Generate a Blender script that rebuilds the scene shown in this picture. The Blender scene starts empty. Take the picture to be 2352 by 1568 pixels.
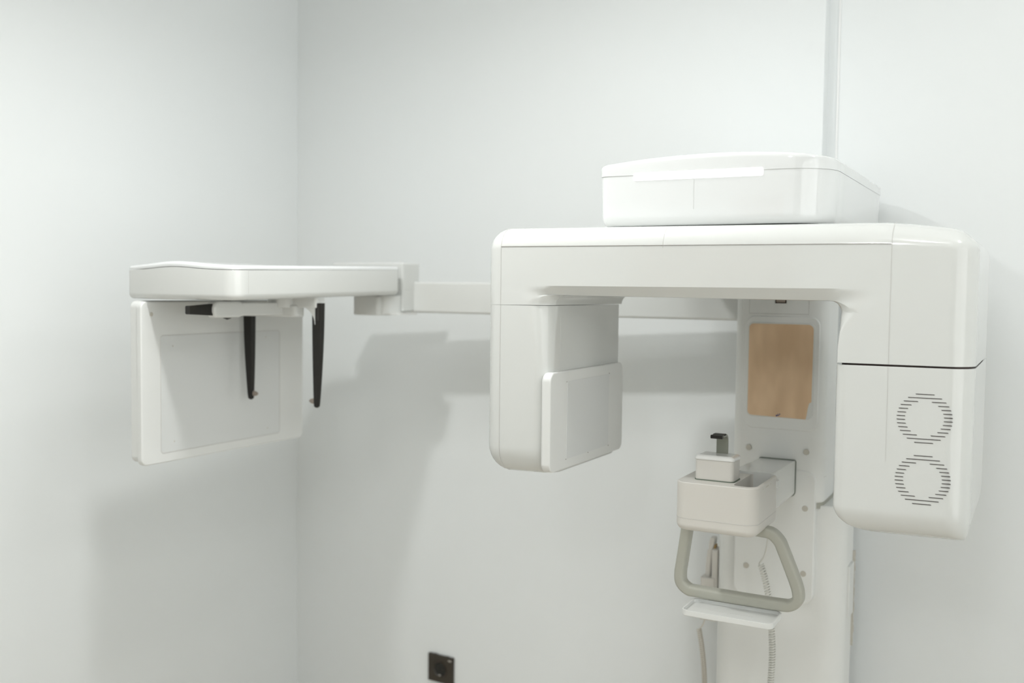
import bpy, bmesh, math, random
from mathutils import Vector, Matrix

scene = bpy.context.scene
COL = scene.collection
PI = math.pi

# ------------------------------------------------------------------ camera
cam_data = bpy.data.cameras.new('camera')
cam = bpy.data.objects.new('camera', cam_data)
COL.objects.link(cam)
YAW, PITCH, ROLL = math.radians(28.2), math.radians(2.98), math.radians(0.66)
f0 = Vector((-math.sin(YAW) * math.cos(PITCH), math.cos(YAW) * math.cos(PITCH), -math.sin(PITCH)))
r0 = Vector((math.cos(YAW), math.sin(YAW), 0))
u0 = r0.cross(f0)
cr = r0 * math.cos(ROLL) + u0 * math.sin(ROLL)
cu = u0 * math.cos(ROLL) - r0 * math.sin(ROLL)
mw = Matrix.Identity(4)
for i in range(3):
    mw[i][0], mw[i][1], mw[i][2] = cr[i], cu[i], -f0[i]
mw[0][3], mw[1][3], mw[2][3] = 0.551, -1.861, 1.60
cam.matrix_world = mw
cam_data.lens = 35
cam_data.sensor_width = 36
cam_data.clip_start = 0.05
cam_data.dof.use_dof = True
cam_data.dof.focus_distance = 1.86
cam_data.dof.aperture_fstop = 2.4
scene.camera = cam

# ------------------------------------------------------------------ world, lights, exposure
world = bpy.data.worlds.new('world')
scene.world = world
world.use_nodes = True
world.node_tree.nodes['Background'].inputs[0].default_value = (0.9, 0.95, 1.0, 1)
world.node_tree.nodes['Background'].inputs[1].default_value = 0.05
scene.view_settings.view_transform = 'Standard'
scene.view_settings.look = 'None'
scene.view_settings.gamma = 1
scene.view_settings.exposure = -0.07
CEIL = 2.64
LAMP_Z = 2.50
FILL_GLOW = 1.75  # strength of the added fill pane
LAMP_C = (0.99, 1.0, 0.995)
LIGHTS = [  # x, y, size, watts, colour, shaded (light goes down only)
    (-0.75, -0.56, 0.10, 10.5, LAMP_C, True),
    (-0.30, -0.22, 0.10, 1.8, LAMP_C, True),
    (-0.42, -0.36, 0.10, 3.8, LAMP_C, False),
    (1.00, -0.30, 0.12, 7.0, LAMP_C, False),
    (0.45, -1.15, 0.06, 5.0, LAMP_C, False),
    (0.30, -2.80, 0.30, 18.0, LAMP_C, False),
]
LIGHT_LABELS = ['small shaded ceiling lamp nearest the left wall', 'unseen shaded fill lamp added above the rotating arm',
                'unseen bare bulb added to brighten the upper walls', 'unseen bare bulb added to brighten the right walls',
                'smallest unseen bare bulb, added for the shadow on the left wall', 'large unseen bare bulb added near the door as fill']


def area(name, loc, rot, sx, sy, power, colour, shape='DISK'):
    d = bpy.data.lights.new(name, 'AREA')
    d.shape = shape
    d.size = sx
    if shape in ('RECTANGLE', 'ELLIPSE'):
        d.size_y = sy
    d.energy = power
    d.color = colour
    o = bpy.data.objects.new(name, d)
    o.location = loc
    o.rotation_euler = rot
    COL.objects.link(o)
    return o


def bulb(name, loc, size, power, colour):
    d = bpy.data.lights.new(name, 'POINT')
    d.shadow_soft_size = size / 2
    d.energy = power
    d.color = colour
    o = bpy.data.objects.new(name, d)
    o.location = loc
    COL.objects.link(o)
    return o


# ------------------------------------------------------------------ materials
def mat(name, colour, rough=0.5, metal=0.0, coat=0.0, trans=0.0, bump=0.0, bscale=60.0, vary=0.0, vscale=3.0, spec=0.5, ior=1.45):
    m = bpy.data.materials.new(name)
    m.use_nodes = True
    nt = m.node_tree
    b = nt.nodes['Principled BSDF']
    b.inputs['Base Color'].default_value = (*colour, 1)
    b.inputs['Roughness'].default_value = rough
    b.inputs['Metallic'].default_value = metal
    b.inputs['Coat Weight'].default_value = coat
    b.inputs['Coat Roughness'].default_value = 0.06
    b.inputs['Transmission Weight'].default_value = trans
    b.inputs['Specular IOR Level'].default_value = spec
    b.inputs['IOR'].default_value = ior
    tc = nt.nodes.new('ShaderNodeTexCoord')
    if vary:
        n = nt.nodes.new('ShaderNodeTexNoise')
        n.inputs['Scale'].default_value = vscale
        n.inputs['Detail'].default_value = 4
        nt.links.new(tc.outputs['Object'], n.inputs['Vector'])
        mx = nt.nodes.new('ShaderNodeMix')
        mx.data_type = 'RGBA'
        mx.inputs['A'].default_value = (*[c * (1 - vary) for c in colour], 1)
        mx.inputs['B'].default_value = (*[min(1, c * (1 + vary)) for c in colour], 1)
        nt.links.new(n.outputs['Fac'], mx.inputs['Factor'])
        nt.links.new(mx.outputs['Result'], b.inputs['Base Color'])
    if bump:
        n2 = nt.nodes.new('ShaderNodeTexNoise')
        n2.inputs['Scale'].default_value = bscale
        n2.inputs['Detail'].default_value = 6
        nt.links.new(tc.outputs['Object'], n2.inputs['Vector'])
        bp = nt.nodes.new('ShaderNodeBump')
        bp.inputs['Strength'].default_value = bump
        bp.inputs['Distance'].default_value = 0.002
        nt.links.new(n2.outputs['Fac'], bp.inputs['Height'])
        nt.links.new(bp.outputs['Normal'], b.inputs['Normal'])
    return m


M = {
    'column': mat('column_white_plastic', (0.86, 0.87, 0.85), 0.38, bump=0.03, bscale=400),
    'wall': mat('white_wall_paint', (0.865, 0.89, 0.889), 0.65, bump=0.12, bscale=45, vary=0.012, vscale=2.5, spec=0.3),
    'ceiling': mat('ceiling_paint', (0.90, 0.905, 0.895), 0.8, bump=0.05),
    'floor': mat('tan_vinyl_floor', (0.70, 0.64, 0.55), 0.45, vary=0.08, vscale=5),
    'gloss': mat('white_gloss_plastic', (0.71, 0.722, 0.70), 0.10, coat=0.3, bump=0.01, bscale=8),
    'satin': mat('white_satin_plastic', (0.79, 0.80, 0.78), 0.38, bump=0.03, bscale=400),
    'housing': mat('bright_white_shell', (0.785, 0.80, 0.795), 0.07, coat=0.6),
    'warm': mat('warm_white_plastic', (0.69, 0.67, 0.625), 0.35, bump=0.02, bscale=400),
    'greyblue': mat('pale_grey_film', (0.735, 0.75, 0.74), 0.3),
    'capgrey': mat('grey_beige_cap', (0.60, 0.575, 0.51), 0.5),
    'seam': mat('seam_shadow_gap', (0.36, 0.34, 0.32), 0.8),
    'softseam': mat('fine_joint', (0.62, 0.615, 0.59), 0.7),
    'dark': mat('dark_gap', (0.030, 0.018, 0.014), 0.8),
    'black': mat('black_carbon_plastic', (0.011, 0.0095, 0.007), 0.42),
    'blackgrey': mat('dark_grey_insert', (0.035, 0.032, 0.03), 0.4),
    'greygreen': mat('grey_green_handle', (0.46, 0.46, 0.40), 0.42, bump=0.03, bscale=500),
    'gasket': mat('green_grey_gasket', (0.16, 0.19, 0.15), 0.6),
    'smoke': mat('smoky_clear_plastic', (0.27, 0.28, 0.235), 0.25),
    'clear': mat('milky_glossy_plastic', (0.82, 0.82, 0.80), 0.05, coat=0.6),
    'metal': mat('brushed_metal', (0.35, 0.30, 0.26), 0.35, metal=0.5),
    'mirror': mat('mirror_glass', (0.86, 0.87, 0.86), 0.03, metal=1.0),
    'paleseam': mat('pale_joint', (0.74, 0.75, 0.74), 0.6),
    'cord': mat('white_cord', (0.74, 0.74, 0.69), 0.45),
    'cordbeige': mat('beige_cord', (0.68, 0.64, 0.56), 0.5),
    'ink': mat('blue_ink', (0.06, 0.06, 0.22), 0.6),
    'plate': mat('dark_brown_socket_plastic', (0.040, 0.031, 0.021), 0.3, vary=0.15, vscale=30),
    'hole': mat('socket_hollow', (0.008, 0.008, 0.006), 0.3),
    'steel': mat('earth_contact_steel', (0.6, 0.58, 0.56), 0.25, metal=1.0),
    'door': mat('light_oak_door', (0.42, 0.28, 0.16), 0.45, vary=0.15, vscale=7),
    'copper': mat('brass_contact', (0.45, 0.30, 0.12), 0.35, metal=0.6),
}


def kraft():
    m = bpy.data.materials.new('brown_kraft_film')
    m.use_nodes = True
    nt = m.node_tree
    b = nt.nodes['Principled BSDF']
    b.inputs['Roughness'].default_value = 0.55
    tc = nt.nodes.new('ShaderNodeTexCoord')
    mp = nt.nodes.new('ShaderNodeMapping')
    mp.inputs['Scale'].default_value = (1.0, 1.0, 0.35)
    n = nt.nodes.new('ShaderNodeTexNoise')
    n.inputs['Scale'].default_value = 22
    n.inputs['Detail'].default_value = 2
    rp = nt.nodes.new('ShaderNodeValToRGB')
    rp.color_ramp.elements[0].position = 0.34
    rp.color_ramp.elements[0].color = (0.70, 0.49, 0.30, 1)
    rp.color_ramp.elements[1].position = 0.68
    rp.color_ramp.elements[1].color = (0.86, 0.63, 0.41, 1)
    nt.links.new(tc.outputs['Object'], mp.inputs['Vector'])
    nt.links.new(mp.outputs['Vector'], n.inputs['Vector'])
    nt.links.new(n.outputs['Fac'], rp.inputs['Fac'])
    nt.links.new(rp.outputs['Color'], b.inputs['Base Color'])
    return m


M['kraft'] = kraft()


def emit(name, colour, strength):
    m = bpy.data.materials.new(name)
    m.use_nodes = True
    b = m.node_tree.nodes['Principled BSDF']
    b.inputs['Base Color'].default_value = (0.9, 0.9, 0.9, 1)
    b.inputs['Emission Color'].default_value = (*colour, 1)
    b.inputs['Emission Strength'].default_value = strength
    return m


M['led'] = emit('lit_status_light', (1.0, 1.0, 1.0), 1.6)
M['fill_glow'] = emit('added_fill_glow', (0.97, 1.0, 1.0), FILL_GLOW)

# ------------------------------------------------------------------ mesh helpers


def build(name, bm, m, parent=None, smooth=34, wn=True, origin=None):
    """Link a bmesh (built in world coordinates) as ONE mesh object."""
    bmesh.ops.recalc_face_normals(bm, faces=bm.faces)
    me = bpy.data.meshes.new(name)
    bm.to_mesh(me)
    bm.free()
    mats = m if isinstance(m, (list, tuple)) else [m]
    for x in mats:
        me.materials.append(x)
    o = bpy.data.objects.new(name, me)
    COL.objects.link(o)
    if origin is not None:
        me.transform(Matrix.Translation(-Vector(origin)))
        o.location = origin
    if smooth:
        for p in me.polygons:
            p.use_smooth = True
        me.set_sharp_from_angle(angle=math.radians(smooth))
        if wn:
            w = o.modifiers.new('weighted', 'WEIGHTED_NORMAL')
            w.keep_sharp = True
            w.weight = 80
    if parent is not None:
        o.parent = parent
        wm = parent_world(parent)
        o.location = wm.inverted() @ Vector(o.location)
    return o


def parent_world(p):
    loc = Vector(p.location)
    q = p.parent
    while q is not None:
        loc += Vector(q.location)
        q = q.parent
    return Matrix.Translation(loc)


def empty(name, loc, label=None, cat=None, group=None):
    o = bpy.data.objects.new(name, None)
    o.location = loc
    o.empty_display_size = 0.05
    COL.objects.link(o)
    tag(o, label, cat, group)
    return o


def tag(o, label=None, cat=None, group=None, kind=None):
    if label:
        o['label'] = label
    if cat:
        o['category'] = cat
    if group:
        o['group'] = group
    if kind:
        o['kind'] = kind
    return o


def loft(bm, rings, cap0=True, cap1=True, mi=0):
    vr = [[bm.verts.new(p) for p in r] for r in rings]
    n = len(rings[0])
    fs = []
    for a, b in zip(vr[:-1], vr[1:]):
        for i in range(n):
            j = (i + 1) % n
            fs.append(bm.faces.new((a[i], a[j], b[j], b[i])))
    if cap0:
        fs.append(bm.faces.new(vr[0]))
    if cap1:
        fs.append(bm.faces.new(list(reversed(vr[-1]))))
    for f in fs:
        f.material_index = mi
    return fs


def section(x0, x1, y0, y1, rad, seg=8):
    """Rounded rectangle; rad = radius or 4 radii (x0y0, x1y0, x1y1, x0y1)."""
    if not isinstance(rad, (list, tuple)):
        rad = [rad] * 4
    mx = min(x1 - x0, y1 - y0) / 2 - 1e-5
    rad = [max(1e-5, min(r, mx)) for r in rad]
    cs = [(x0 + rad[0], y0 + rad[0], PI, rad[0]), (x1 - rad[1], y0 + rad[1], 1.5 * PI, rad[1]),
          (x1 - rad[2], y1 - rad[2], 0, rad[2]), (x0 + rad[3], y1 - rad[3], 0.5 * PI, rad[3])]
    pts = []
    for cx, cy, a0, r in cs:
        for k in range(seg + 1):
            a = a0 + k / seg * PI / 2
            pts.append((cx + r * math.cos(a), cy + r * math.sin(a)))
    return pts


def soft_box(bm, x0, x1, y0, y1, z0, z1, r=0.01, bot=None, top=None, axis='z', seg=8, fn=None, mids=0, mi=0):
    """Rounded box; rings run along `axis`. bot/top = (rise, inset_x0, inset_x1, inset_y0, inset_y1) or a radius."""
    def norm(e):
        if e is None:
            return (0, 0, 0, 0, 0)
        if isinstance(e, (list, tuple)):
            return e
        return (e,) * 5
    bot, top = norm(bot), norm(top)
    if axis == 'x':      # rings along x, section in (y, z)
        a0, a1, b0, b1, c0, c1 = y0, y1, z0, z1, x0, x1
        put = lambda a, b, c: (c, a, b)
    elif axis == 'y':
        a0, a1, b0, b1, c0, c1 = x0, x1, z0, z1, y0, y1
        put = lambda a, b, c: (a, c, b)
    else:
        a0, a1, b0, b1, c0, c1 = x0, x1, y0, y1, z0, z1
        put = lambda a, b, c: (a, b, c)
    rr = r if isinstance(r, (list, tuple)) else [r] * 4
    rings = []

    def ring(c, e, k):
        i = [q * k for q in e[1:]]
        m = sum(i) / 4
        rad = [max(q - m, q * 0.25, 0.0004) for q in rr]
        return [put(a, b, c) for a, b in section(a0 + i[0], a1 - i[1], b0 + i[2], b1 - i[3], rad, seg)]
    if bot[0] > 0:
        for s in range(seg):
            t = s / seg * PI / 2
            rings.append(ring(c0 + bot[0] * (1 - math.sin(t)), bot, 1 - math.cos(t)) if False else
                         ring(c0 + bot[0] * (1 - math.sin(t)), bot, 1 - math.cos(t)))
        rings = []
        for s in range(seg + 1):
            t = s / seg * PI / 2          # 0 = flat end, PI/2 = full section
            rings.append(ring(c0 + bot[0] * (1 - math.cos(t)), bot, 1 - math.sin(t)))
    else:
        rings.append(ring(c0, bot, 0))
    ca, cb = c0 + bot[0], c1 - top[0]
    for k in range(mids):
        rings.append(ring(ca + (cb - ca) * (k + 1) / (mids + 1), bot, 0))
    if top[0] > 0:
        for s in range(seg + 1):
            t = s / seg * PI / 2
            rings.append(ring(c1 - top[0] * (1 - math.sin(t)), top, 1 - math.cos(t)))
    else:
        rings.append(ring(c1, top, 0))
    if fn:
        rings = [[fn(*p) for p in q] for q in rings]
    loft(bm, rings, mi=mi)


def box(bm, x0, x1, y0, y1, z0, z1, fn=None, mi=0):
    v = [(x, y, z) for z in (z0, z1) for x, y in ((x0, y0), (x1, y0), (x1, y1), (x0, y1))]
    if fn:
        v = [fn(*p) for p in v]
    v = [bm.verts.new(p) for p in v]
    for f in ((0, 1, 2, 3), (4, 5, 6, 7), (0, 1, 5, 4), (1, 2, 6, 5), (2, 3, 7, 6), (3, 0, 4, 7)):
        bm.faces.new([v[i] for i in f]).material_index = mi


def smooth_path(pts, n=8, closed=False):
    """Catmull-Rom through the points."""
    P = [Vector(p) for p in pts]
    out = []
    m = len(P)
    rng = range(m) if closed else range(m - 1)
    for i in rng:
        p1, p2 = P[i], P[(i + 1) % m]
        p0 = P[i - 1] if (closed or i > 0) else p1
        p3 = P[(i + 2) % m] if (closed or i + 2 < m) else p2
        for k in range(n):
            t = k / n
            out.append(0.5 * ((2 * p1) + (p2 - p0) * t + (2 * p0 - 5 * p1 + 4 * p2 - p3) * t * t + (3 * p1 - p0 - 3 * p2 + p3) * t ** 3))
    if not closed:
        out.append(P[-1])
    return out


def tube(bm, path, ra, rb=None, seg=8, up=(0, 1, 0), closed=False, mi=0, sq=1.0):
    """Sweep; ra = radius across `up`, rb = radius along `up`."""
    path = [Vector(p) for p in path]
    up = Vector(up)
    rings = []
    m = len(path)
    for i, p in enumerate(path):
        if closed:
            t = path[(i + 1) % m] - path[i - 1]
        else:
            t = path[min(i + 1, m - 1)] - path[max(i - 1, 0)]
        t.normalize()
        b = up - t * up.dot(t)
        if b.length < 1e-4:
            b = Vector((1, 0, 0)) - t * t.x
        b.normalize()
        s = t.cross(b)
        r1 = ra(i / (m - 1)) if callable(ra) else ra
        r2 = (rb(i / (m - 1)) if callable(rb) else rb) if rb else r1
        def pw(v):
            return math.copysign(abs(v) ** sq, v)
        rings.append([p + s * (r1 * pw(math.cos(2 * PI * k / seg))) + b * (r2 * pw(math.sin(2 * PI * k / seg))) for k in range(seg)])
    if closed:
        rings.append(rings[0])
        loft(bm, rings, False, False, mi)
        bmesh.ops.remove_doubles(bm, verts=bm.verts, dist=1e-6)
    else:
        loft(bm, rings, mi=mi)


def disc(bm, c, r, t, axis='y', seg=28, rim=0.0006, mi=0):
    c = Vector(c)
    ax = {'x': (Vector((1, 0, 0)), Vector((0, 1, 0)), Vector((0, 0, 1))),
          'y': (Vector((0, 1, 0)), Vector((1, 0, 0)), Vector((0, 0, 1))),
          'z': (Vector((0, 0, 1)), Vector((1, 0, 0)), Vector((0, 1, 0)))}[axis]
    rings = []
    for o, q in ((-t / 2, r - rim), (-t / 2 + rim, r), (t / 2 - rim, r), (t / 2, r - rim)):
        rings.append([c + ax[0] * o + ax[1] * (q * math.cos(2 * PI * k / seg)) + ax[2] * (q * math.sin(2 * PI * k / seg)) for k in range(seg)])
    loft(bm, rings, mi=mi)


def new():
    return bmesh.new()


def boolean_cut(o, cutter_bm):
    """Cut a pocket out of o with real geometry, then drop the cutter."""
    me = bpy.data.meshes.new('cut')
    bmesh.ops.recalc_face_normals(cutter_bm, faces=cutter_bm.faces)
    cutter_bm.to_mesh(me)
    cutter_bm.free()
    c = bpy.data.objects.new('cut', me)
    COL.objects.link(c)
    c.parent = o.parent
    if o.parent is not None:
        c.location = parent_world(o.parent).inverted() @ Vector((0, 0, 0))
    md = o.modifiers.new('pocket', 'BOOLEAN')
    md.object = c
    md.operation = 'DIFFERENCE'
    md.solver = 'EXACT'
    bpy.context.view_layer.update()
    dg = bpy.context.evaluated_depsgraph_get()
    nm = bpy.data.meshes.new_from_object(o.evaluated_get(dg))
    o.modifiers.clear()
    o.data = nm
    bpy.data.objects.remove(c)
    for p in nm.polygons:
        p.use_smooth = True
    nm.set_sharp_from_angle(angle=math.radians(34))
    w = o.modifiers.new('weighted', 'WEIGHTED_NORMAL')
    w.keep_sharp = True


# ================================================================== THE ROOM
EX, EY = Vector((0.99703, -0.0770, 0)), Vector((0.0770, 0.99703, 0))
CORNER = Vector((-1.691, 0.775, 0))


def rm(x, y, z):
    return CORNER + EX * x + EY * y + Vector((0, 0, z))


def room_box(name, x0, x1, y0, y1, z0, z1, m):
    bm = new()
    box(bm, x0, x1, y0, y1, z0, z1, fn=rm)
    return tag(build(name, bm, m, smooth=0), kind='structure')


T = 0.12
RW, RD = 4.1, 4.6
room_box('floor', -T, RW + T, -RD - T, 0.1 + T, -T, 0, M['floor'])
room_box('ceiling', -T, RW + T, -RD - T, 0.1 + T, CEIL, CEIL + T, M['ceiling'])
room_box('wall_left', -T, 0, -RD - T, 0.1 + T, 0, CEIL, M['wall'])
PANE = (-3.3, -1.0, 0.75, 2.25)      # along the wall, and in height
bm = new()
prof = [(-RD - T, 0), (0.1 + T, 0), (0.1 + T, CEIL), (-RD - T, CEIL)]
box(bm, RW, RW + T, -RD - T, PANE[0], 0, CEIL, fn=rm)
box(bm, RW, RW + T, PANE[1], 0.1 + T, 0, CEIL, fn=rm)
box(bm, RW, RW + T, PANE[0], PANE[1], 0, PANE[2], fn=rm)
box(bm, RW, RW + T, PANE[0], PANE[1], PANE[3], CEIL, fn=rm)
tag(build('wall_right', bm, M['wall'], smooth=0), kind='structure')
STEP = 1.754
bm = new()     # the back wall, stepping back behind the machine
prof = [(0, 0), (STEP, 0), (STEP, 0.038), (RW, 0.038), (RW, 0.1 + T), (0, 0.1 + T)]
loft(bm, [[rm(x, y, 0) for x, y in prof], [rm(x, y, CEIL) for x, y in prof]])
tag(build('wall_back', bm, M['wall'], smooth=0), kind='structure')
bm = new()
box(bm, STEP + 0.0225, STEP + 0.0265, 0.034, 0.0395, 0, CEIL, fn=rm)
tag(build('trim_1', bm, M['ceiling'], smooth=0), kind='structure')
# rear wall with a door in it (behind the camera)
bm = new()
prof = [(0, 0), (1.0, 0), (1.0, 2.05), (1.9, 2.05), (1.9, 0), (RW, 0), (RW, CEIL), (0, CEIL)]
loft(bm, [[rm(x, -RD, z) for x, z in prof], [rm(x, -RD - T, z) for x, z in prof]])
tag(build('wall_rear', bm, M['wall'], smooth=0), kind='structure')
bm = new()
box(bm, 1.0, 1.9, -RD - 0.07, -RD - 0.03, 0, 2.05, fn=rm)
door = tag(build('door_1', bm, M['door'], smooth=0), kind='structure')

# lamps out of view; all but the first are added to balance the light
for k, (lx, ly, size, watts, colour, shaded) in enumerate(LIGHTS):
    e = empty('unseen_lamp', (lx, ly, CEIL), LIGHT_LABELS[k], 'ceiling lamp', 'ceiling lamps')
    bm = new()
    disc(bm, (lx, ly, CEIL - 0.006), 0.05, 0.012, axis='z')
    build('ceiling_rose', bm, M['satin'], e)
    bm = new()
    tube(bm, [(lx, ly, CEIL - 0.01), (lx, ly, LAMP_Z + 0.08)], 0.004, seg=10, up=(0, 1, 0))
    build('stem', bm, M['satin'], e)
    bm = new()
    hr = size / 2
    pr = ((hr + 0.004, LAMP_Z - 0.006), (hr + 0.012, LAMP_Z - 0.006), (hr + 0.012, LAMP_Z + 0.03), (0.01, LAMP_Z + 0.075)) if shaded else \
         ((0.022, LAMP_Z + 0.060 + hr), (0.026, LAMP_Z + 0.062 + hr), (0.020, LAMP_Z + 0.066 + hr), (0.008, LAMP_Z + 0.068 + hr))
    ri = [[(lx + r * math.cos(a * PI / 16), ly + r * math.sin(a * PI / 16), z) for a in range(32)] for r, z in pr]
    loft(bm, ri, not shaded, True)
    build('lamp_shade' if shaded else 'lamp_holder', bm, M['satin'], e)
    if shaded:
        l = area('lamp_disc', (0, 0, LAMP_Z - CEIL), (0, 0, 0), size, size, watts, colour)
    else:
        l = bulb('bulb', (0, 0, LAMP_Z - CEIL), size, watts, colour)
    l.parent = e

# glowing pane added to the unseen right wall as soft fill light
bm = new()
box(bm, RW - 0.004, RW + 0.02, PANE[0], PANE[1], PANE[2], PANE[3], fn=rm)
tag(build('fill_pane_1', bm, M['fill_glow'], smooth=0), kind='structure')
bm = new()
WF = 0.05
for a, b, c_, d_ in ((PANE[0] - WF, PANE[1] + WF, PANE[3], PANE[3] + WF), (PANE[0] - WF, PANE[1] + WF, PANE[2] - WF, PANE[2]),
                     (PANE[0] - WF, PANE[0], PANE[2], PANE[3]), (PANE[1], PANE[1] + WF, PANE[2], PANE[3]),
                     ((PANE[0] + PANE[1]) / 2 - 0.02, (PANE[0] + PANE[1]) / 2 + 0.02, PANE[2], PANE[3])):
    box(bm, RW - 0.03, RW + 0.02, a, b, c_, d_, fn=rm)
tag(build('trim_2', bm, M['ceiling'], smooth=0), kind='structure')

# ================================================================== WALL SOCKET
sx, sz = 0.6215, 0.4185       # along the back wall
W2 = 0.0475
sock = empty('wall_socket', rm(sx, 0, sz), 'dark brown square wall socket low on the white back wall', 'socket')


def so(x, y, z):
    return rm(sx + x, -y, sz + z)


bm = new()
soft_box(bm, -W2, W2, 0, 0.009, -0.043, 0.043, r=0.002, top=0.001, axis='y', seg=3, fn=so)
for tx in (-0.022, 0.024):
    soft_box(bm, tx - 0.004, tx + 0.004, 0.001, 0.008, 0.0425, 0.0445, r=0.001, axis='z', seg=2, fn=so)
plate = build('cover_plate', bm, M['plate'], sock)


def turned(profile, cx=0, cz=0, seg=32):
    return [[so(cx + r * math.cos(2 * PI * k / seg), d, cz + r * math.sin(2 * PI * k / seg)) for k in range(seg)] for r, d in profile]


bm = new()
loft(bm, turned([(0.0245, 0.0088), (0.0240, 0.0118), (0.0228, 0.0122), (0.0215, 0.0105)]), False, False)
build('socket_rim', bm, M['plate'], sock)
bm = new()
loft(bm, turned([(0.0215, 0.0105), (0.0205, 0.0094), (0.0004, 0.0093)]), False, True)
well = build('socket_well', bm, M['hole'], sock)
for a in (-1, 1):
    bm = new()
    loft(bm, turned([(0.0028, 0.0090), (0.0028, 0.0098), (0.0016, 0.0098), (0.0014, 0.0092)], cx=a * 0.0095, seg=12), False, True)
    build('pin_hole', bm, M['plate'], sock)
bm = new()
soft_box(bm, -0.004, 0.004, 0.0095, 0.0115, -0.0205, -0.0165, r=0.0012, axis='y', seg=3, top=0.0006, fn=so)
build('earth_clip', bm, M['steel'], sock)
bm = new()
soft_box(bm, 0.030, 0.042, 0.0088, 0.0093, 0.031, 0.0345, r=0.001, axis='y', seg=2, fn=so)
build('sticker', bm, M['capgrey'], sock)

# ================================================================== THE X-RAY MACHINE
mach = empty('dental_xray_machine', (0.03, 0.53, 0.0),
             'large white panoramic dental x-ray machine with long side arm standing against the back wall', 'x-ray machine')

# ---------------- column
bm = new()
soft_box(bm, -0.129, 0.168, 0.445, 0.615, 0.02, 1.118, r=[0.045, 0.055, 0.05, 0.02], top=0.004)
col_base = build('column_base', bm, M['column'], mach)
bm = new()
soft_box(bm, -0.17, 0.21, 0.40, 0.62, 0.0, 0.03, r=0.03, top=0.008)
build('foot_plate', bm, M['satin'], mach)
bm = new()
soft_box(bm, -0.085, 0.122, 0.42, 0.610, 1.126, 1.735, r=[0.020, 0.034, 0.06, 0.02], bot=0.006)
# fine joints of the front panel
carriage = build('sliding_column', bm, M['column'], mach)
bm = new()
soft_box(bm, -0.08, 0.119, 0.424, 0.605, 1.112, 1.128, r=[0.022, 0.04, 0.02, 0.02])
build('column_gasket', bm, M['greygreen'], mach)
bm = new()
soft_box(bm, -0.074, 0.107, 0.4185, 0.46, 0.894, 1.20, r=[0.0245] * 4, axis='y', bot=0.003)
build('front_tongue', bm, M['column'], mach)
for pth in ([(-0.052, 0.4198, 1.60), (-0.052, 0.4198, 1.552), (0.082, 0.4198, 1.552), (0.082, 0.4198, 1.60)],
            [(0.088, 0.4198, 1.185), (0.096, 0.4212, 1.185), (0.106, 0.4262, 1.185), (0.1155, 0.4350, 1.185), (0.1208, 0.4455, 1.185), (0.1222, 0.456, 1.185)]):
    bm = new()      # joints on the sliding column
    tube(bm, pth, 0.0005, seg=5)
    build('joint_line', bm, M['softseam'], carriage)

# mirror
bm = new()
soft_box(bm, -0.060, 0.108, 0.4175, 0.423, 1.288, 1.547, r=0.022, axis='y', bot=0.003)
mframe = build('mirror_frame', bm, M['column'], mach)
bm = new()
soft_box(bm, -0.0525, 0.0975, 0.4160, 0.418, 1.3155, 1.5325, r=0.0125, axis='y', bot=0.0012)
mirror = build('mirror', bm, M['satin'], mach)
bm = new()
outline = section(-0.0500, 0.0945, 1.3185, 1.5290, [0.010, 0.001, 0.012, 0.010], 6)
# bottom right corner of the film is torn off
pts = []
for (x, z) in outline:
    if x > 0.06 and z < 1.33:
        continue
    pts.append((x, z))
i = max(range(len(pts)), key=lambda k: -pts[k][1] * 1 + 0.0 if pts[k][0] > -0.02 else -9)
edge = [(0.0815, 1.3160), (0.0835, 1.3240), (0.0860, 1.3420), (0.0890, 1.3530), (0.0935, 1.3555)]
k0 = [k for k, p in enumerate(pts) if p[0] < 0.06 and p[1] < 1.3187]
k0 = max(k0) if k0 else 0
pts = pts[:k0 + 1] + edge + pts[k0 + 1:]
vs = [[(x, 0.4150 + 0.0003 * math.sin(x * 70), z) for x, z in pts], [(x, 0.4161, z) for x, z in pts]]
loft(bm, vs)
film = build('protective_film', bm, M['kraft'], mirror, smooth=20)
tag(film, label='brown paper film with torn lower right corner')
bm = new()
for dx, dz, w, h in ((0.0, 0.0, 0.0035, 0.003), (0.004, 0.0012, 0.003, 0.0025), (0.0075, 0.0035, 0.002, 0.003), (0.0035, 0.0045, 0.0015, 0.0015)):
    box(bm, 0.0155 + dx, 0.0155 + dx + w, 0.4143, 0.4150, 1.319 + dz, 1.319 + dz + h)
build('blue_mark', bm, M['ink'], mirror, smooth=0)
# small dark window
bm = new()
soft_box(bm, 0.0065, 0.0320, 0.4188, 0.4215, 1.576, 1.594, r=0.001, axis='y', bot=0.0004, seg=3)
win = build('sensor_window', bm, M['dark'], mach)
bm = new()
soft_box(bm, 0.0090, 0.0295, 0.4182, 0.4190, 1.5785, 1.592, r=0.0006, axis='y', seg=2)
build('window_pane', bm, M['metal'], win)
# screw caps
cap = None
for (x, z) in ((-0.0458, 1.242), (0.085, 1.242), (0.0855, 1.1135), (-0.045, 0.965), (0.0852, 0.964)):
    if cap is None:
        bm = new()
        disc(bm, (0, 0, 0), 0.0066, 0.002)
        cap = build('screw_cap', bm, M['capgrey'], None)
        me = cap.data
        o = cap
    else:
        o = cap.copy()
        COL.objects.link(o)
    o.parent = mach
    o.location = parent_world(mach).inverted() @ Vector((x, 0.4180, z))
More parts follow.
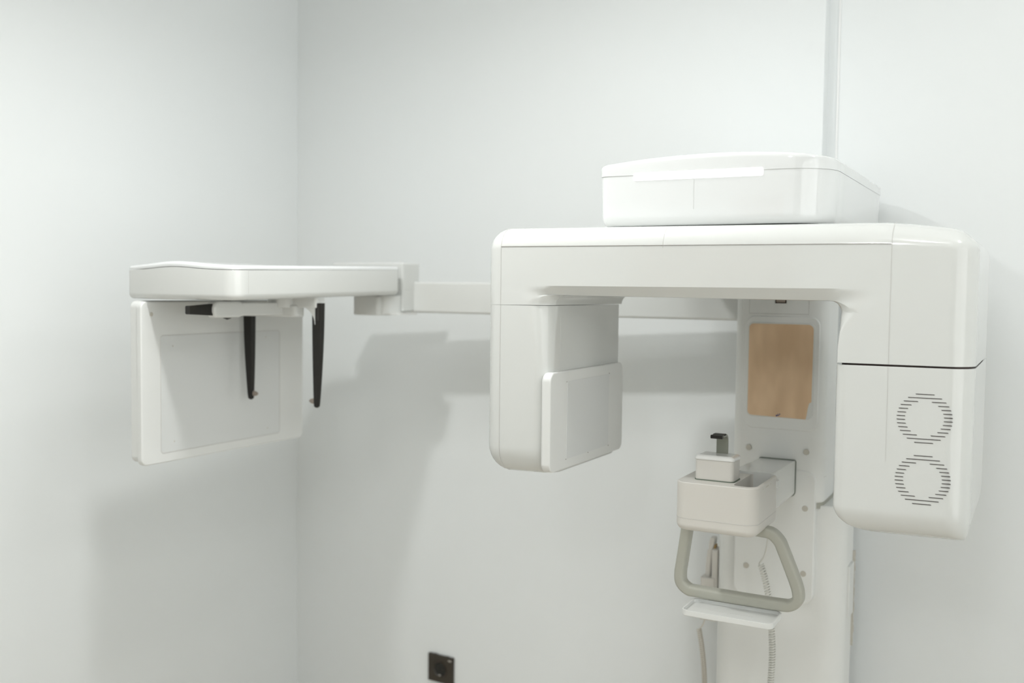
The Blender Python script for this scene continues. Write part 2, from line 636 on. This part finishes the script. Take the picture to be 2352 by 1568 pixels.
# side bracket low on the column's right
bm = new()
soft_box(bm, 0.160, 0.1735, 0.502, 0.560, 0.850, 0.972, r=0.003, axis='z', top=0.002, bot=0.002)
build('side_bracket', bm, M['satin'], mach)
bm = new()
random.seed(4)
rings = []
for k in range(41):
    z = 0.765 + k * 0.0057
    w = 0.0012 + 0.0022 * random.random()
    rings.append([(0.160, 0.5750, z), (0.1700 + w, 0.5750, z), (0.1700 + w, 0.5800, z), (0.160, 0.5800, z)])
loft(bm, rings)
build('edge_shadow', bm, M['capgrey'], mach, smooth=0)  # rough grey strip painting the shadow gap between column and wall

# ---------------- top housing
HX0, HX1, HY0, HY1 = -0.234, 0.209, -0.045, 0.615


def bow(x, y, z, amt=0.0):
    """front of the top cover bows forward in plan"""
    t = (x + 0.0095) / 0.2165
    w = max(0.0, 1 - (y - HY0) / 0.25)
    return (x, y - amt * w * (1 - t * t) + amt * 0.5 * w, z)


def housing_fn(x, y, z):
    x, y, z = bow(x, y, z)
    d = (1.815 - z) / 0.085                 # sides lean in towards the bottom
    if d > 0:
        x = -0.0095 + (x + 0.0095) * (1 - 0.012 * d)
    return (x, y, z)


def xgrid_box(bm, x0, x1, y0, y1, z0, z1, r, bot, top, fn, nx=14):
    """soft box subdivided along x so that fn can bend it"""
    t = bmesh.new()
    soft_box(t, x0, x1, y0, y1, z0, z1, r=r, bot=bot, top=top, seg=12)
    for k in range(1, nx):
        x = x0 + (x1 - x0) * k / nx
        bmesh.ops.bisect_plane(t, geom=t.verts[:] + t.edges[:] + t.faces[:], plane_co=(x, 0, 0), plane_no=(1, 0, 0))
    for k in range(1, 5):
        y = y0 + (y1 - y0) * k / 5
        bmesh.ops.bisect_plane(t, geom=t.verts[:] + t.edges[:] + t.faces[:], plane_co=(0, y, 0), plane_no=(0, 1, 0))
    for v in t.verts:
        v.co = fn(*v.co)
    me = bpy.data.meshes.new('t')
    t.to_mesh(me)
    t.free()
    bm.from_mesh(me)
    bpy.data.meshes.remove(me)


bm = new()
xgrid_box(bm, HX0, HX1, HY0, HY1, 1.7255, 1.8225, [0.022, 0.085, 0.09, 0.06], (0.020, 0.012, 0.010, 0.012, 0.012), None, housing_fn)
tube(bm, [housing_fn(-0.040, HY0 - 0.0002, 1.8215), housing_fn(-0.040, HY0 - 0.0002, 1.756), housing_fn(-0.039, HY0 + 0.006, 1.739)], 0.0005, seg=5, mi=1)
top = build('top_cover', bm, [M['housing'], M['paleseam']], mach, wn=False)


def lid_fn(x, y, z):
    x, y, z = bow(x, y, z)
    t = (x + 0.0095) / 0.2165
    w = (z - 1.8232) / 0.02
    z += w * 0.013 * (1 - t * t)
    return (x, y, z)


bm = new()
xgrid_box(bm, HX0 - 0.001, HX1 + 0.001, HY0 - 0.001, HY1 + 0.001, 1.8227, 1.8445, [0.022, 0.085, 0.09, 0.06], 0.0003, 0.0065, lid_fn)
build('top_cover_lid', bm, M['housing'], top, wn=False)
bm = new()
soft_box(bm, -0.1600, 0.0900, -0.0470, -0.0440, 1.8120, 1.8268, r=0.0032, axis='y', bot=0.0008, seg=5)
build('status_light', bm, M['led'], top)

# ---------------- rotating arm (gantry)
GF = -0.110       # front plane before skew
GB = 0.265
RR = 0.042


def gsk(x, y, z):
    if z > 1.66 and x > 0.30:
        z -= 0.017 * ((x - 0.30) / 0.15) ** 1.4 * min(1, (z - 1.66) / 0.05)
    return (x, y + 0.07 * x, z)


LX, RX, TZ = -0.4385, 0.451, 1.722
SLIT_Z, GAP_Z = 1.5705, 1.4815


def outer_edge(e):
    """Outer contour from the left leg's bottom over the top to the right leg's bottom."""
    P = []
    R1 = 0.0435
    P += [(LX + e, SLIT_Z + (TZ - R1 - SLIT_Z) * t / 4) for t in range(4)]
    r = R1 - e
    for q in range(9):
        a = PI - q / 8 * PI / 2
        P.append((LX + R1 + r * math.cos(a), TZ - R1 + r * math.sin(a)))
    for q in range(1, 24):
        P.append((LX + R1 + (RX - R1 - LX - R1) * q / 24, TZ - e))
    for q in range(9):
        a = PI / 2 - q / 8 * PI / 2
        P.append((RX - R1 + r * math.cos(a), TZ - R1 + r * math.sin(a)))
    P += [(RX - e, TZ - R1 + (GAP_Z - TZ + R1) * (t + 1) / 4) for t in range(4)]
    return P


def resample(keys, n):
    """n points along smooth keys (x, z, depth)."""
    Q = smooth_path(keys, 12)
    L = [0.0]
    for a, b in zip(Q[:-1], Q[1:]):
        L.append(L[-1] + (b - a).length)
    out = []
    for i in range(n):
        t = L[-1] * i / (n - 1)
        j = max(k for k in range(len(L)) if L[k] <= t + 1e-9)
        j = min(j, len(Q) - 2)
        f = (t - L[j]) / max(1e-9, L[j + 1] - L[j])
        out.append(tuple(Q[j].lerp(Q[j + 1], f)))
    return out


NR, NC, NM = 14, 12, 24
# crease where the front meets the inside of the opening: leg, flaring corner, underside (x, z, depth)
A_leg_r = []
for t in range(NR):
    z = GAP_Z + (1.5665 - GAP_Z) * t / (NR - 1)
    A_leg_r.append((0.2375 + 0.0345 * ((z - GAP_Z) / (1.5665 - GAP_Z)) ** 4.2, z, 0.0))
A_cor_r = resample([(0.2720, 1.5665, 0.0), (0.2655, 1.5730, 0.001), (0.2540, 1.5800, 0.005), (0.2370, 1.5857, 0.012), (0.2150, 1.5880, 0.018)], NC)[1:]


def ease(t):
    t = max(0.0, min(1.0, t))
    return t * t * (3 - 2 * t)


A_mid = [(0.2150 + (-0.3050 - 0.2150) * q / NM, 1.5880 + 0.0030 * q / NM, 0.0) for q in range(1, NM)]
A_cor_l = resample([(-0.3050, 1.5910, 0.0), (-0.3220, 1.5885, 0.0), (-0.3350, 1.5830, 0.0), (-0.3440, 1.5755, 0.0), (-0.3450, SLIT_Z, 0.0)], NC)
AO = A_leg_r + A_cor_r + A_mid + A_cor_l
AO = [(x, z, 0.020 * ease((x + 0.345) / 0.085) * ease((0.272 - x) / 0.085) if z > 1.565 else 0.0) for x, z, d in AO]
B_leg_r = [(0.2365, GAP_Z + (1.5680 - GAP_Z) * t / (NR - 1), 0.032) for t in range(NR)]
B_cor_r = [(0.2185 + 0.018 * math.cos(q / (NC - 1) * PI / 2), 1.5685 + 0.018 * math.sin(q / (NC - 1) * PI / 2), 0.032) for q in range(1, NC)]
B_mid = [(0.2185 + (-0.280 - 0.2185) * q / NM, 1.5865 + 0.0030 * q / NM, 0.032) for q in range(1, NM)]
B_cor_l = [(-0.280 + 0.017 * math.cos(PI / 2 + q / (NC - 1) * PI / 2), SLIT_Z + 0.019 * math.sin(PI / 2 + q / (NC - 1) * PI / 2), 0.032) for q in range(NC)]
BO = B_leg_r + B_cor_r + B_mid + B_cor_l
# contour on the flat front: straight lip line well above the underside, fading out over the legs
C_leg_r = [(min(0.318, x + 0.004 + 0.046 * (t / (NR - 1)) ** 2), z, 0.0) for t, (x, z, d) in enumerate(A_leg_r)]
C_cor_r = resample([(0.318, 1.5665, 0.0), (0.318, 1.590, 0.0), (0.314, 1.6075, 0.0), (0.300, 1.6080, 0.0), (0.2150, 1.6082, 0.0)], NC)[1:]
C_mid = [(0.2150 + (-0.3050 - 0.2150) * q / NM, 1.6082, 0.0) for q in range(1, NM)]
C_cor_l = resample([(-0.3050, 1.6082, 0.0), (-0.3700, 1.6082, 0.0), (-0.3780, 1.602, 0.0), (-0.3800, 1.585, 0.0), (-0.3800, SLIT_Z, 0.0)], NC)
CO = C_leg_r + C_cor_r + C_mid + C_cor_l
assert len(AO) == len(BO) == len(CO)


def arm_ring(dy, e, opening):
    return [gsk(x, GF + dy, z) for x, z in outer_edge(e)] + [gsk(x, GF + d, z) for x, z, d in opening]


def blend(P, Q, k):
    return [tuple(a + (b - a) * k for a, b in zip(p, q)) for p, q in zip(P, Q)]


def deeper(P, dy):
    return [(x, z, max(d, dy)) for x, z, d in P]


ys = []
for s in range(9):
    t = s / 8 * PI / 2
    ys.append((RR * (1 - math.cos(t)), RR * (1 - math.sin(t))))
rings = []
for j, (dy, e) in enumerate(ys):
    if j == 0:
        op = CO
    elif j <= 2:
        op = blend(CO, AO, j / 2)
    else:
        # round over from the crease to the inner faces
        k = min(1, (j - 2) / 5)
        a = k * PI / 2
        op = [(pa[0] + (pb[0] - pa[0]) * math.sin(a), pa[1] + (pb[1] - pa[1]) * math.sin(a), pa[2] + (pb[2] - pa[2]) * (1 - math.cos(a))) for pa, pb in zip(AO, BO)]
    rings.append(arm_ring(dy, e, op))
for dy in (0.06, 0.12, 0.2):
    rings.append(arm_ring(dy, 0, deeper(BO, dy)))
for s in range(8, -1, -1):
    t = s / 8 * PI / 2
    dy = GB - GF - 0.03 * (1 - math.cos(t)) if False else (GB - GF) - 0.03 * math.cos(PI / 2 - t)
    rings.append(arm_ring(dy, 0.03 * (1 - math.cos(PI / 2 - t)), deeper(BO, dy)))
bm = new()
loft(bm, rings)
arm = build('rotating_arm', bm, M['gloss'], mach, smooth=26)

# fine seams on the rotating arm
bm = new()


def prof_path(x, z0, z1):
    P = [gsk(x, GF - 0.0001, z0)]
    for q in range(1, 6):
        P.append(gsk(x, GF - 0.0001, z0 + (z1 - z0) * q / 6))
    for q in range(9):
        a = q / 8 * PI / 2
        P.append(gsk(x, GF + RR - RR * math.cos(a) - 0.0001, TZ - RR + RR * math.sin(a) + 0.0001))
    return P


tube(bm, [gsk(-0.3995 + 0.718 * q / 20, GF - 0.0002, 1.6845) for q in range(21)], 0.0006, seg=5)
build('seam_line', bm, M['seam'], arm)
for path, r in ((prof_path(-0.3995, SLIT_Z, TZ - RR), 0.0004), (prof_path(0.3195, 1.4825, TZ - RR), 0.0005), (prof_path(-0.0735, 1.686, TZ - RR)[:13], 0.0004)):
    bm = new()
    tube(bm, path, r, seg=5)
    build('seam_line', bm, M['softseam'], arm)

# dark filler above the tube head; its colour stands for the gap's shade
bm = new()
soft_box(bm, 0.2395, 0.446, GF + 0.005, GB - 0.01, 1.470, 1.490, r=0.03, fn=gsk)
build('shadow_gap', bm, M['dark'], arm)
# detector housing (left lower block)
bm = new()
rings = []
for q in range(9):
    t = q / 8 * PI / 2
    k = 1 - math.sin(t)
    rings.append((1.2365 + 0.052 * (1 - math.cos(t)), 0.052 * k, 0.001 * k, 0.040 * k, 0.03 * k, 0.030))
for q in range(1, 13):
    z = 1.2885 + (1.5695 - 1.2885) * q / 12
    rings.append((z, 0, 0, 0, 0, 0.030 + 0.0175 * max(0, (z - 1.42) / 0.15) ** 2))
loft(bm, [[gsk(x, y, z) for x, y in section(LX + a, -0.297 - b, GF + c_, GB - d_, [max(0.006, RR - (a + c_) / 2), rr3, 0.02, 0.03], 8)]
          for z, a, b, c_, d_, rr3 in rings])
P = [gsk(-0.3995, GF - 0.0001, 1.5695 - (1.5695 - 1.2885) * q / 8) for q in range(9)]
for q in range(1, 9):
    t = PI / 2 - q / 8 * PI / 2
    P.append(gsk(-0.3995 + 0.008 * (1 - math.sin(t)), GF + 0.040 * (1 - math.sin(t)) - 0.0001, 1.2365 + 0.052 * (1 - math.cos(t)) - 0.0001))
tube(bm, P, 0.0005, seg=5, mi=1)
det = build('detector_housing', bm, [M['gloss'], M['softseam']], mach)
bm = new()      # raised front plate
soft_box(bm, -0.308, -0.2880, -0.116, 0.258, 1.243, 1.4395, r=0.0185, axis='x', top=(0.003,) * 5, bot=(0.006,) * 5, fn=gsk)
dplate = build('detector_plate', bm, M['satin'], det)
bm = new()
soft_box(bm, -0.2885, -0.28735, -0.040, 0.175, 1.262, 1.418, r=0.002, axis='x', seg=3, fn=gsk)
build('imaging_window', bm, M['greyblue'], dplate)
for (y, z) in ((-0.043, 1.4175), (0.176, 1.4195), (-0.043, 1.262), (0.066, 1.2605), (0.176, 1.2610)):
    bm = new()
    disc(bm, gsk(-0.2875, y, z), 0.0011, 0.0012, axis='x', seg=10, rim=0.0002)
    build('screw', bm, M['seam'], dplate)
bm = new()       # faint panel above the plate
soft_box(bm, -0.2975, -0.29665, -0.055, 0.235, 1.45, 1.548, r=0.006, axis='x', seg=4, fn=gsk)
build('side_panel', bm, M['gloss'], det)

# tube head (right lower block)
bm = new()
soft_box(bm, 0.2345, RX, GF, GB + 0.01, 1.1855, 1.4780, r=[0.018, RR, 0.03, 0.03],
         bot=(0.048, 0.085, 0.012, 0.048, 0.05), top=(0.001, 0.0005, 0.0005, 0.0005, 0.0005), seg=10, fn=gsk)
head = build('tube_head', bm, M['gloss'], mach)
bm = new()
tube(bm, [gsk(0.3195, GF - 0.0001, 1.477 - 0.16 * q / 6) for q in range(7)], 0.00035, seg=5)
build('seam_line', bm, M['softseam'], head)
for cz in (1.3935, 1.2903):
    bm = new()
    Ro, Ri, cx = 0.0430, 0.0300, 0.3782
    for k in range(14):
        dz = (k - 6.5) * 0.00623
        ho = math.sqrt(max(0, Ro * Ro - dz * dz))
        hi = math.sqrt(max(0, Ri * Ri - dz * dz)) if abs(dz) < Ri else 0
        segs = [(-ho, ho)] if hi < 0.001 else [(-ho, -hi), (hi, ho)]
        for a, b in segs:
            def sl(x, y, z, c=cz + dz):
                return gsk(cx + x + (z - c) * -0.9, y, z)
            box(bm, a, b, GF - 0.0004, GF + 0.003, cz + dz - 0.00062, cz + dz + 0.00062, fn=sl)
    build('air_vent', bm, M['dark'], head, smooth=0)

# ---------------- chin rest
bm = new()
rings = []
for (y, x0, x1, z0, z1) in ((0.155, -0.012, 0.0735, 1.148, 1.2335), (0.421, -0.020, 0.0618, 1.138, 1.2205)):
    rings.append([(x, y, z) for x, z in section(x0, x1, z0, z1, [0.012, 0.012, 0.003, 0.003], 6)])
loft(bm, rings)
carm = build('chin_rest_arm', bm, M['gloss'], mach)
bm = new()
pth = [(x, 0.4175, z) for x, z in section(-0.0205, 0.0625, 1.1375, 1.2215, [0.013, 0.013, 0.004, 0.004], 5)]
tube(bm, pth, 0.0010, seg=6, closed=True)
build('gasket', bm, M['gasket'], carm)

bm = new()
soft_box(bm, -0.0825, 0.0812, 0.0, 0.172, 1.132, 1.2285, r=[0.026, 0.026, 0.016, 0.02], bot=0.0135, top=0.0022)
cbox = build('chin_rest_box', bm, M['warm'], mach)
cut = new()
soft_box(cut, 0.030, 0.0745, 0.016, 0.157, 1.192, 1.24, r=[0.012, 0.018, 0.010, 0.010])
boolean_cut(cbox, cut)
bm = new()
sec = section(-0.08265, 0.08135, -0.00015, 0.1722, [0.026, 0.026, 0.016, 0.02], 8)
tube(bm, [(x, y, 1.1575) for x, y in sec], 0.0004, seg=5, closed=True, up=(0, 0, 1))
build('joint_line', bm, M['softseam'], cbox)
bm = new()
soft_box(bm, 0.0775, 0.0845, 0.150, 0.170, 1.206, 1.2195, r=0.002, top=0.001, bot=0.001)
build('side_catch', bm, M['satin'], cbox)
bm = new()
for y, l in ((0.045, 0.004), (0.068, 0.022), (0.106, 0.004)):
    box(bm, 0.0808, 0.08155, y, y + l, 1.2205, 1.2225)
build('scale_mark', bm, M['capgrey'], cbox, smooth=0)

# bite block base
bm = new()
soft_box(bm, -0.0545, 0.0262, 0.0365, 0.092, 1.2275, 1.2305, r=0.010)
build('bite_base_gap', bm, M['gasket'], cbox)
bm = new()
soft_box(bm, -0.0525, 0.0243, 0.0385, 0.090, 1.229, 1.2695, r=[0.006, 0.008, 0.006, 0.006], top=0.001)
bbase = build('bite_block_base', bm, M['warm'], mach)
bm = new()
soft_box(bm, -0.0537, 0.0255, 0.0372, 0.0915, 1.2697, 1.2785, r=[0.006, 0.008, 0.006, 0.006], top=(0.0065, 0.010, 0.010, 0.008, 0.006), bot=0.0006)
build('clear_cap', bm, M['clear'], bbase)
# bite post: a thin strip bent forward at the top
bm = new()
prof = [(0.080, 1.268), (0.080, 1.300)]
for q in range(1, 8):
    a = q / 7 * PI / 2
    prof.append((0.080 - 0.014 * (1 - math.cos(a)), 1.303 + 0.014 * math.sin(a)))
prof.append((0.048, 1.317))
th = 0.0022
rings = []
for i, (y, z) in enumerate(prof):
    a = prof[max(i - 1, 0)]
    b = prof[min(i + 1, len(prof) - 1)]
    t = Vector((b[0] - a[0], b[1] - a[1])).normalized()
    nx, nz = -t.y * th, t.x * th
    rings.append([(-0.0215, y - nx, z - nz), (0.0015, y - nx, z - nz), (0.0015, y + nx, z + nz), (-0.0215, y + nx, z + nz)])
loft(bm, rings)
post = build('bite_post', bm, M['smoke'], mach, smooth=40)
bm = new()
soft_box(bm, -0.0225, 0.0010, 0.038, 0.048, 1.3125, 1.3195, r=0.002, axis='x', top=0.0008, bot=0.0008, seg=4)
soft_box(bm, -0.0210, 0.0015, 0.050, 0.066, 1.3170, 1.3205, r=0.001, axis='x', top=0.0006, bot=0.0006, seg=3)
build('bite_pad', bm, M['black'], post)

# hand grip frame
HYY = 0.092
ctrl = [(-0.0800, 1.150), (-0.0835, 1.110), (-0.0915, 1.050), (-0.0950, 1.022), (-0.0925, 1.003), (-0.0780, 0.9905), (-0.0590, 0.9885),
        (0.0300, 0.9875), (0.1080, 0.9875), (0.1300, 0.9900), (0.1430, 1.0020), (0.1440, 1.0170), (0.1370, 1.0400),
        (0.1130, 1.0970), (0.1045, 1.1140), (0.0900, 1.1265), (0.0720, 1.1290), (0.0400, 1.1300)]
path = smooth_path([(x, HYY, z) for x, z in ctrl], 6)
bm = new()
tube(bm, path, 0.0112, 0.0150, seg=24, sq=0.55)
# flatten the section slightly into a rounded rectangle feel
grip = build('hand_grip', bm, M['greygreen'], mach, smooth=50)

# tray
bm = new()
soft_box(bm, -0.0650, 0.1155, 0.003, 0.091, 0.9625, 0.9745, r=0.014, bot=0.0025, top=0.0005)
tray = build('accessory_tray', bm, M['satin'], mach)
cut = new()
soft_box(cut, -0.0620, 0.1125, 0.006, 0.088, 0.9675, 0.99, r=0.0115, bot=0.0015)
boolean_cut(tray, cut)
bm = new()
box(bm, -0.022, 0.068, 0.0490, 0.0496, 0.9673, 0.96765)
build('slot', bm, M['softseam'], tray, smooth=0)
bm = new()
soft_box(bm, -0.0350, 0.0900, 0.0895, 0.104, 0.964, 0.9810, r=0.002)
build('tray_mount', bm, M['metal'], tray)

# ---------------- cephalometric side arm
bm = new()
soft_box(bm, -1.20, -0.08, 0.45, 0.515, 1.5330, 1.6190, r=[0.007, 0.007, 0.007, 0.007], axis='x')
carm2 = build('side_arm', bm, M['gloss'], mach)
bm = new()
soft_box(bm, -1.242, -0.9985, 0.395, 0.475, 1.592, 1.6710, r=0.006, axis='y', bot=0.006)
soft_box(bm, -1.070, -0.9990, 0.3955, 0.475, 1.536, 1.655, r=0.006, axis='y', bot=0.004)
build('side_arm_bracket', bm, M['gloss'], carm2)
bm = new()
soft_box(bm, -1.116, -1.030, 0.325, 0.42, 1.5265, 1.577, r=0.010, bot=0.004)
tube(bm, [(-1.035, 0.385, 1.529), (-1.035, 0.385, 1.580)], 0.030, 0.045, seg=28)
soft_box(bm, -1.05, -0.976, 0.345, 0.44, 1.5285, 1.5335, r=0.012, bot=0.001)
build('hinge_block', bm, M['satin'], carm2)

CX0, CX1, CY0, CY1 = -1.3225, -0.9885, -0.250, 0.365


def ceph_fn(x, y, z):
    t = (x + 1.150) / 0.165
    w = max(0.0, min(1.0, (z - 1.60) / 0.035))
    wy = max(0.0, 1 - (y - CY0) / 0.30)
    z += w * wy * (0.0072 * math.exp(-((x + 1.165) / 0.085) ** 2))
    yb = max(0.0, 1 - (y - CY0) / 0.2)
    y -= 0.012 * yb * max(0, 1 - t * t)
    z += 0.0215 * (y - CY0) * (1 if y > CY0 else 0)
    return (x, y, z)


bm = new()
xgrid_box(bm, CX0, CX1, CY0, CY1, 1.5695, 1.6350, [0.008, 0.035, 0.012, 0.03], (0.014, 0.010, 0.010, 0.010, 0.010), 0.0004, ceph_fn, nx=20)
chous = build('cephalometric_housing', bm, M['gloss'], mach, wn=False)
bm = new()


def clid_fn(x, y, z):
    w = (z - 1.6362) / 0.011
    cx = max(0, 1 - ((x + 1.155) / 0.17) ** 2)
    x, y, z = ceph_fn(x, y, z)
    return (x, y, z + w * 0.004 * cx)


xgrid_box(bm, CX0 + 0.001, CX1 + 0.0002, CY0, CY1 + 0.0002, 1.6362, 1.6450, [0.008, 0.035, 0.012, 0.03], 0.0003, (0.006, 0.012, 0.008, 0.010, 0.006), clid_fn, nx=20)
build('housing_lid', bm, M['housing'], chous, wn=False)
bm = new()
tube(bm, [ceph_fn(CX1 + 0.0001, -0.212, 1.584 + 0.05 * q / 4) for q in range(5)], 0.0004, seg=5)
build('joint_line', bm, M['softseam'], chous)

# image sensor slab
bm = new()
soft_box(bm, -1.2985, -1.2735, -0.266, 0.290, 1.192, 1.565, r=0.016, axis='x', top=0.002, bot=0.004)
soft_box(bm, -1.2745, -1.2600, -0.268, 0.292, 1.1850, 1.5635, r=0.016, axis='x', top=0.0035, bot=0.0015)
sens = build('image_sensor', bm, M['satin'], mach)
bm = new()
pth = [(-1.2600, y, z) for y, z in section(-0.212, 0.196, 1.2080, 1.4840, 0.008, 4)]
tube(bm, pth, 0.0008, seg=5, closed=True, up=(1, 0, 0))
build('joint_line', bm, M['softseam'], sens)
bm = new()
soft_box(bm, -1.2601, -1.2595, -0.2105, 0.1945, 1.2095, 1.4825, r=0.007, axis='x', seg=4)
build('sensor_window', bm, M['greyblue'], sens)
for (y, z, r) in ((-0.238, 1.534, 0.0050), (0.262, 1.537, 0.0050)):
    bm = new()
    disc(bm, (-1.2596, y, z), r, 0.0014, axis='x', seg=20)
    build('screw_cap', bm, M['capgrey'], sens)
for (y, z) in ((-0.175, 1.458), (0.142, 1.468), (-0.172, 1.232), (0.148, 1.226)):
    bm = new()
    disc(bm, (-1.2593, y, z), 0.0018, 0.0008, axis='x', seg=10, rim=0.0002)
    build('screw', bm, M['capgrey'], sens)

# head positioner under the housing
EY0 = 0.045
bm = new()
soft_box(bm, -1.238, -1.06, EY0 - 0.020, EY0 + 0.020, 1.527, 1.556, r=0.012, bot=0.004, top=0.004)
soft_box(bm, -1.14, -1.00, EY0 - 0.012, EY0 + 0.024, 1.550, 1.574, r=0.010, bot=0.003)
tube(bm, [(-1.112, EY0, 1.55), (-1.112, EY0, 1.576)], 0.04, 0.04, seg=28)
pos = build('head_positioner', bm, M['satin'], mach)
# curved fin in front of the right ear rod
bm = new()
prof = [(-1.062, 1.572), (-1.008, 1.572), (-1.008, 1.510)]
for q in range(1, 9):
    a = q / 8 * PI / 2
    prof.append((-1.008 - 0.052 * (1 - math.cos(a)), 1.510 + 0.045 * math.sin(a)))
loft(bm, [[(x, EY0 - 0.010, z) for x, z in prof], [(x, EY0 + 0.010, z) for x, z in prof]])
build('ear_rod_fin', bm, M['satin'], pos)


def ear_rod(x, ztop, ztip, side):
    bm = new()
    rings = []
    n = 14
    for q in range(n + 1):
        t = q / n
        w = 0.0150 * (1 - 0.52 * t ** 2.0)
        d = 0.0085 * (1 - 0.35 * t)
        z = ztop + (ztip - ztop) * t
        cx = x - side * 0.0045 * t ** 1.6
        if q == n:
            continue
        rings.append([(cx + a, EY0 + b, z) for a, b in section(-w, w, -d, d, 0.004, 4)])
    w, d = 0.0150 * 0.48, 0.0085 * 0.65
    for q in range(0, 6):
        a = q / 6 * PI / 2
        z = ztip + 0.006 - 0.006 * math.sin(a)
        rings.append([(x - side * 0.0045 + aa, EY0 + b, z) for aa, b in section(-w * math.cos(a), w * math.cos(a), -d * math.cos(a), d * math.cos(a), 0.004, 4)])
    loft(bm, rings)
    r = build('ear_rod', bm, M['black'], mach)
    bm = new()
    cx = x - side * (0.0045 + 0.0075)
    # a small pointed plug facing the other rod
    pr = [(0.0, 0.0062), (0.004, 0.0068), (0.009, 0.0058), (0.013, 0.0042), (0.0165, 0.0012)]
    loft(bm, [[(cx - side * a, EY0 + 0.6 * b * math.cos(2 * PI * k / 18), ztip + 0.016 + b * math.sin(2 * PI * k / 18)) for k in range(18)] for a, b in pr])
    build('ear_plug', bm, M['metal'], r)
    return r


rodR = ear_rod(-1.0045, 1.562, 1.3065, 1)
rodL = ear_rod(-1.2255, 1.5255, 1.3140, -1)
bm = new()
soft_box(bm, -1.0025, -0.9955, EY0 - 0.0092, EY0 - 0.0080, 1.520, 1.560, r=0.003, axis='y', bot=0.0004)
build('grey_insert', bm, M['blackgrey'], rodR)

# nasion support
NX = -1.112
bm = new()
soft_box(bm, NX - 0.015, NX + 0.015, -0.205, -0.108, 1.5285, 1.5665, r=0.0175, axis='x', top=0.006, bot=0.006)
soft_box(bm, NX - 0.012, NX + 0.012, -0.135, EY0, 1.5320, 1.5630, r=0.012, axis='x', top=0.004, bot=0.004)
nas = build('nasion_support', bm, M['satin'], mach)
bm = new()
rings = []
for q in range(9):
    t = q / 8
    y = -0.270 + 0.09 * t
    h = 0.0093 + 0.0052 * t
    rings.append([(NX + a, y, 1.5470 + b) for a, b in section(-0.007, 0.007, -h, h, 0.003, 3)])
loft(bm, rings)
build('nose_bar', bm, M['black'], nas)
for z, s in ((1.5675, 1), (1.5275, -1)):
    bm = new()
    rings = []
    for rr2, dz in ((0.0095, 0), (0.0085, 0.0012), (0.004, 0.0028), (0.001, 0.0040)):
        rings.append([(NX + rr2 * math.cos(2 * PI * k / 18), -0.150 + rr2 * math.sin(2 * PI * k / 18), z + s * dz) for k in range(18)])
    loft(bm, rings)
    build('black_screw', bm, M['black'], nas)

# ================================================================== SWITCH AND CABLES


def coil(bm, path, r, wire, pitch, seg=6, per=10):
    path = smooth_path(path, 12)
    # arc-length walk
    L = [0.0]
    for a, b in zip(path[:-1], path[1:]):
        L.append(L[-1] + (b - a).length)
    total = L[-1]
    n = int(total / pitch * per)
    out = []
    j = 0
    for i in range(n + 1):
        s = total * i / n
        while j < len(L) - 2 and L[j + 1] < s:
            j += 1
        f = (s - L[j]) / max(1e-9, L[j + 1] - L[j])
        p = path[j].lerp(path[j + 1], f)
        t = (path[j + 1] - path[j]).normalized()
        a = Vector((1, 0, 0)) - t * t.x
        a.normalize()
        b = t.cross(a)
        ph = 2 * PI * i / per
        out.append(p + a * (r * math.cos(ph)) + b * (r * math.sin(ph)))
    tube(bm, out, wire, seg=seg, up=(0.13, 0.21, 1))
    return out[0]


sw = empty('exposure_switch', (-0.15, 0.50, 0.84), 'white hand-held exposure switch hanging in a holder beside the column, beige coiled cord below', 'switch')
bm = new()
soft_box(bm, -0.172, -0.136, 0.475, 0.525, 0.80, 0.905, r=0.004, top=0.002)
soft_box(bm, -0.146, -0.1298, 0.478, 0.522, 0.80, 0.975, r=0.004, top=0.004)
build('holder', bm, M['warm'], sw)
bm = new()
rings = []
for (z, x0, x1) in ((0.885, -0.1650, -0.1520), (0.905, -0.1650, -0.1505), (0.93, -0.1640, -0.1500), (0.955, -0.1620, -0.1480), (0.970, -0.1600, -0.1465),
                    (0.973, -0.1575, -0.1455), (0.985, -0.1570, -0.1430), (0.998, -0.1550, -0.1410), (1.001, -0.1535, -0.1425)):
    rings.append([(x, y, z) for x, y in section(x0, x1, 0.488, 0.512, 0.004, 4)])
loft(bm, rings)
build('handset', bm, M['warm'], sw)
bm = new()
soft_box(bm, -0.1450, -0.1405, 0.492, 0.508, 0.970, 0.984, r=0.002, axis='x')
build('button', bm, M['copper'], sw)
bm = new()
coil(bm, [(-0.1740, 0.48, 0.774), (-0.1665, 0.48, 0.735), (-0.1605, 0.48, 0.690), (-0.1570, 0.48, 0.640), (-0.1555, 0.48, 0.56), (-0.152, 0.48, 0.46)], 0.0050, 0.0018, 0.0049)
tube(bm, smooth_path([(-0.150, 0.492, 0.802), (-0.1575, 0.485, 0.806), (-0.1600, 0.48, 0.798), (-0.1655, 0.48, 0.783), (-0.1740, 0.48, 0.772), (-0.1690, 0.482, 0.770)], 6), 0.0014, seg=8)
build('coiled_cord', bm, M['cordbeige'], sw)

bm = new()
coil(bm, [(0.0075, 0.345, 0.992), (0.0130, 0.345, 0.975), (0.0200, 0.345, 0.950), (0.0262, 0.345, 0.920), (0.0320, 0.345, 0.880),
          (0.0350, 0.345, 0.845), (0.0375, 0.345, 0.79), (0.0355, 0.345, 0.73), (0.0320, 0.345, 0.66), (0.030, 0.345, 0.52)], 0.0060, 0.0021, 0.0058)
tube(bm, smooth_path([(0.0200, 0.345, 1.1390), (0.0220, 0.345, 1.10), (0.0215, 0.345, 1.055), (0.0150, 0.345, 1.015), (0.0040, 0.345, 0.994), (0.0060, 0.343, 0.989)], 8), 0.0017, seg=8)
c = build('coiled_cable', bm, M['cord'], smooth=60)
tag(c, 'white coiled cable hanging in front of the column behind the grey hand grip', 'cable')
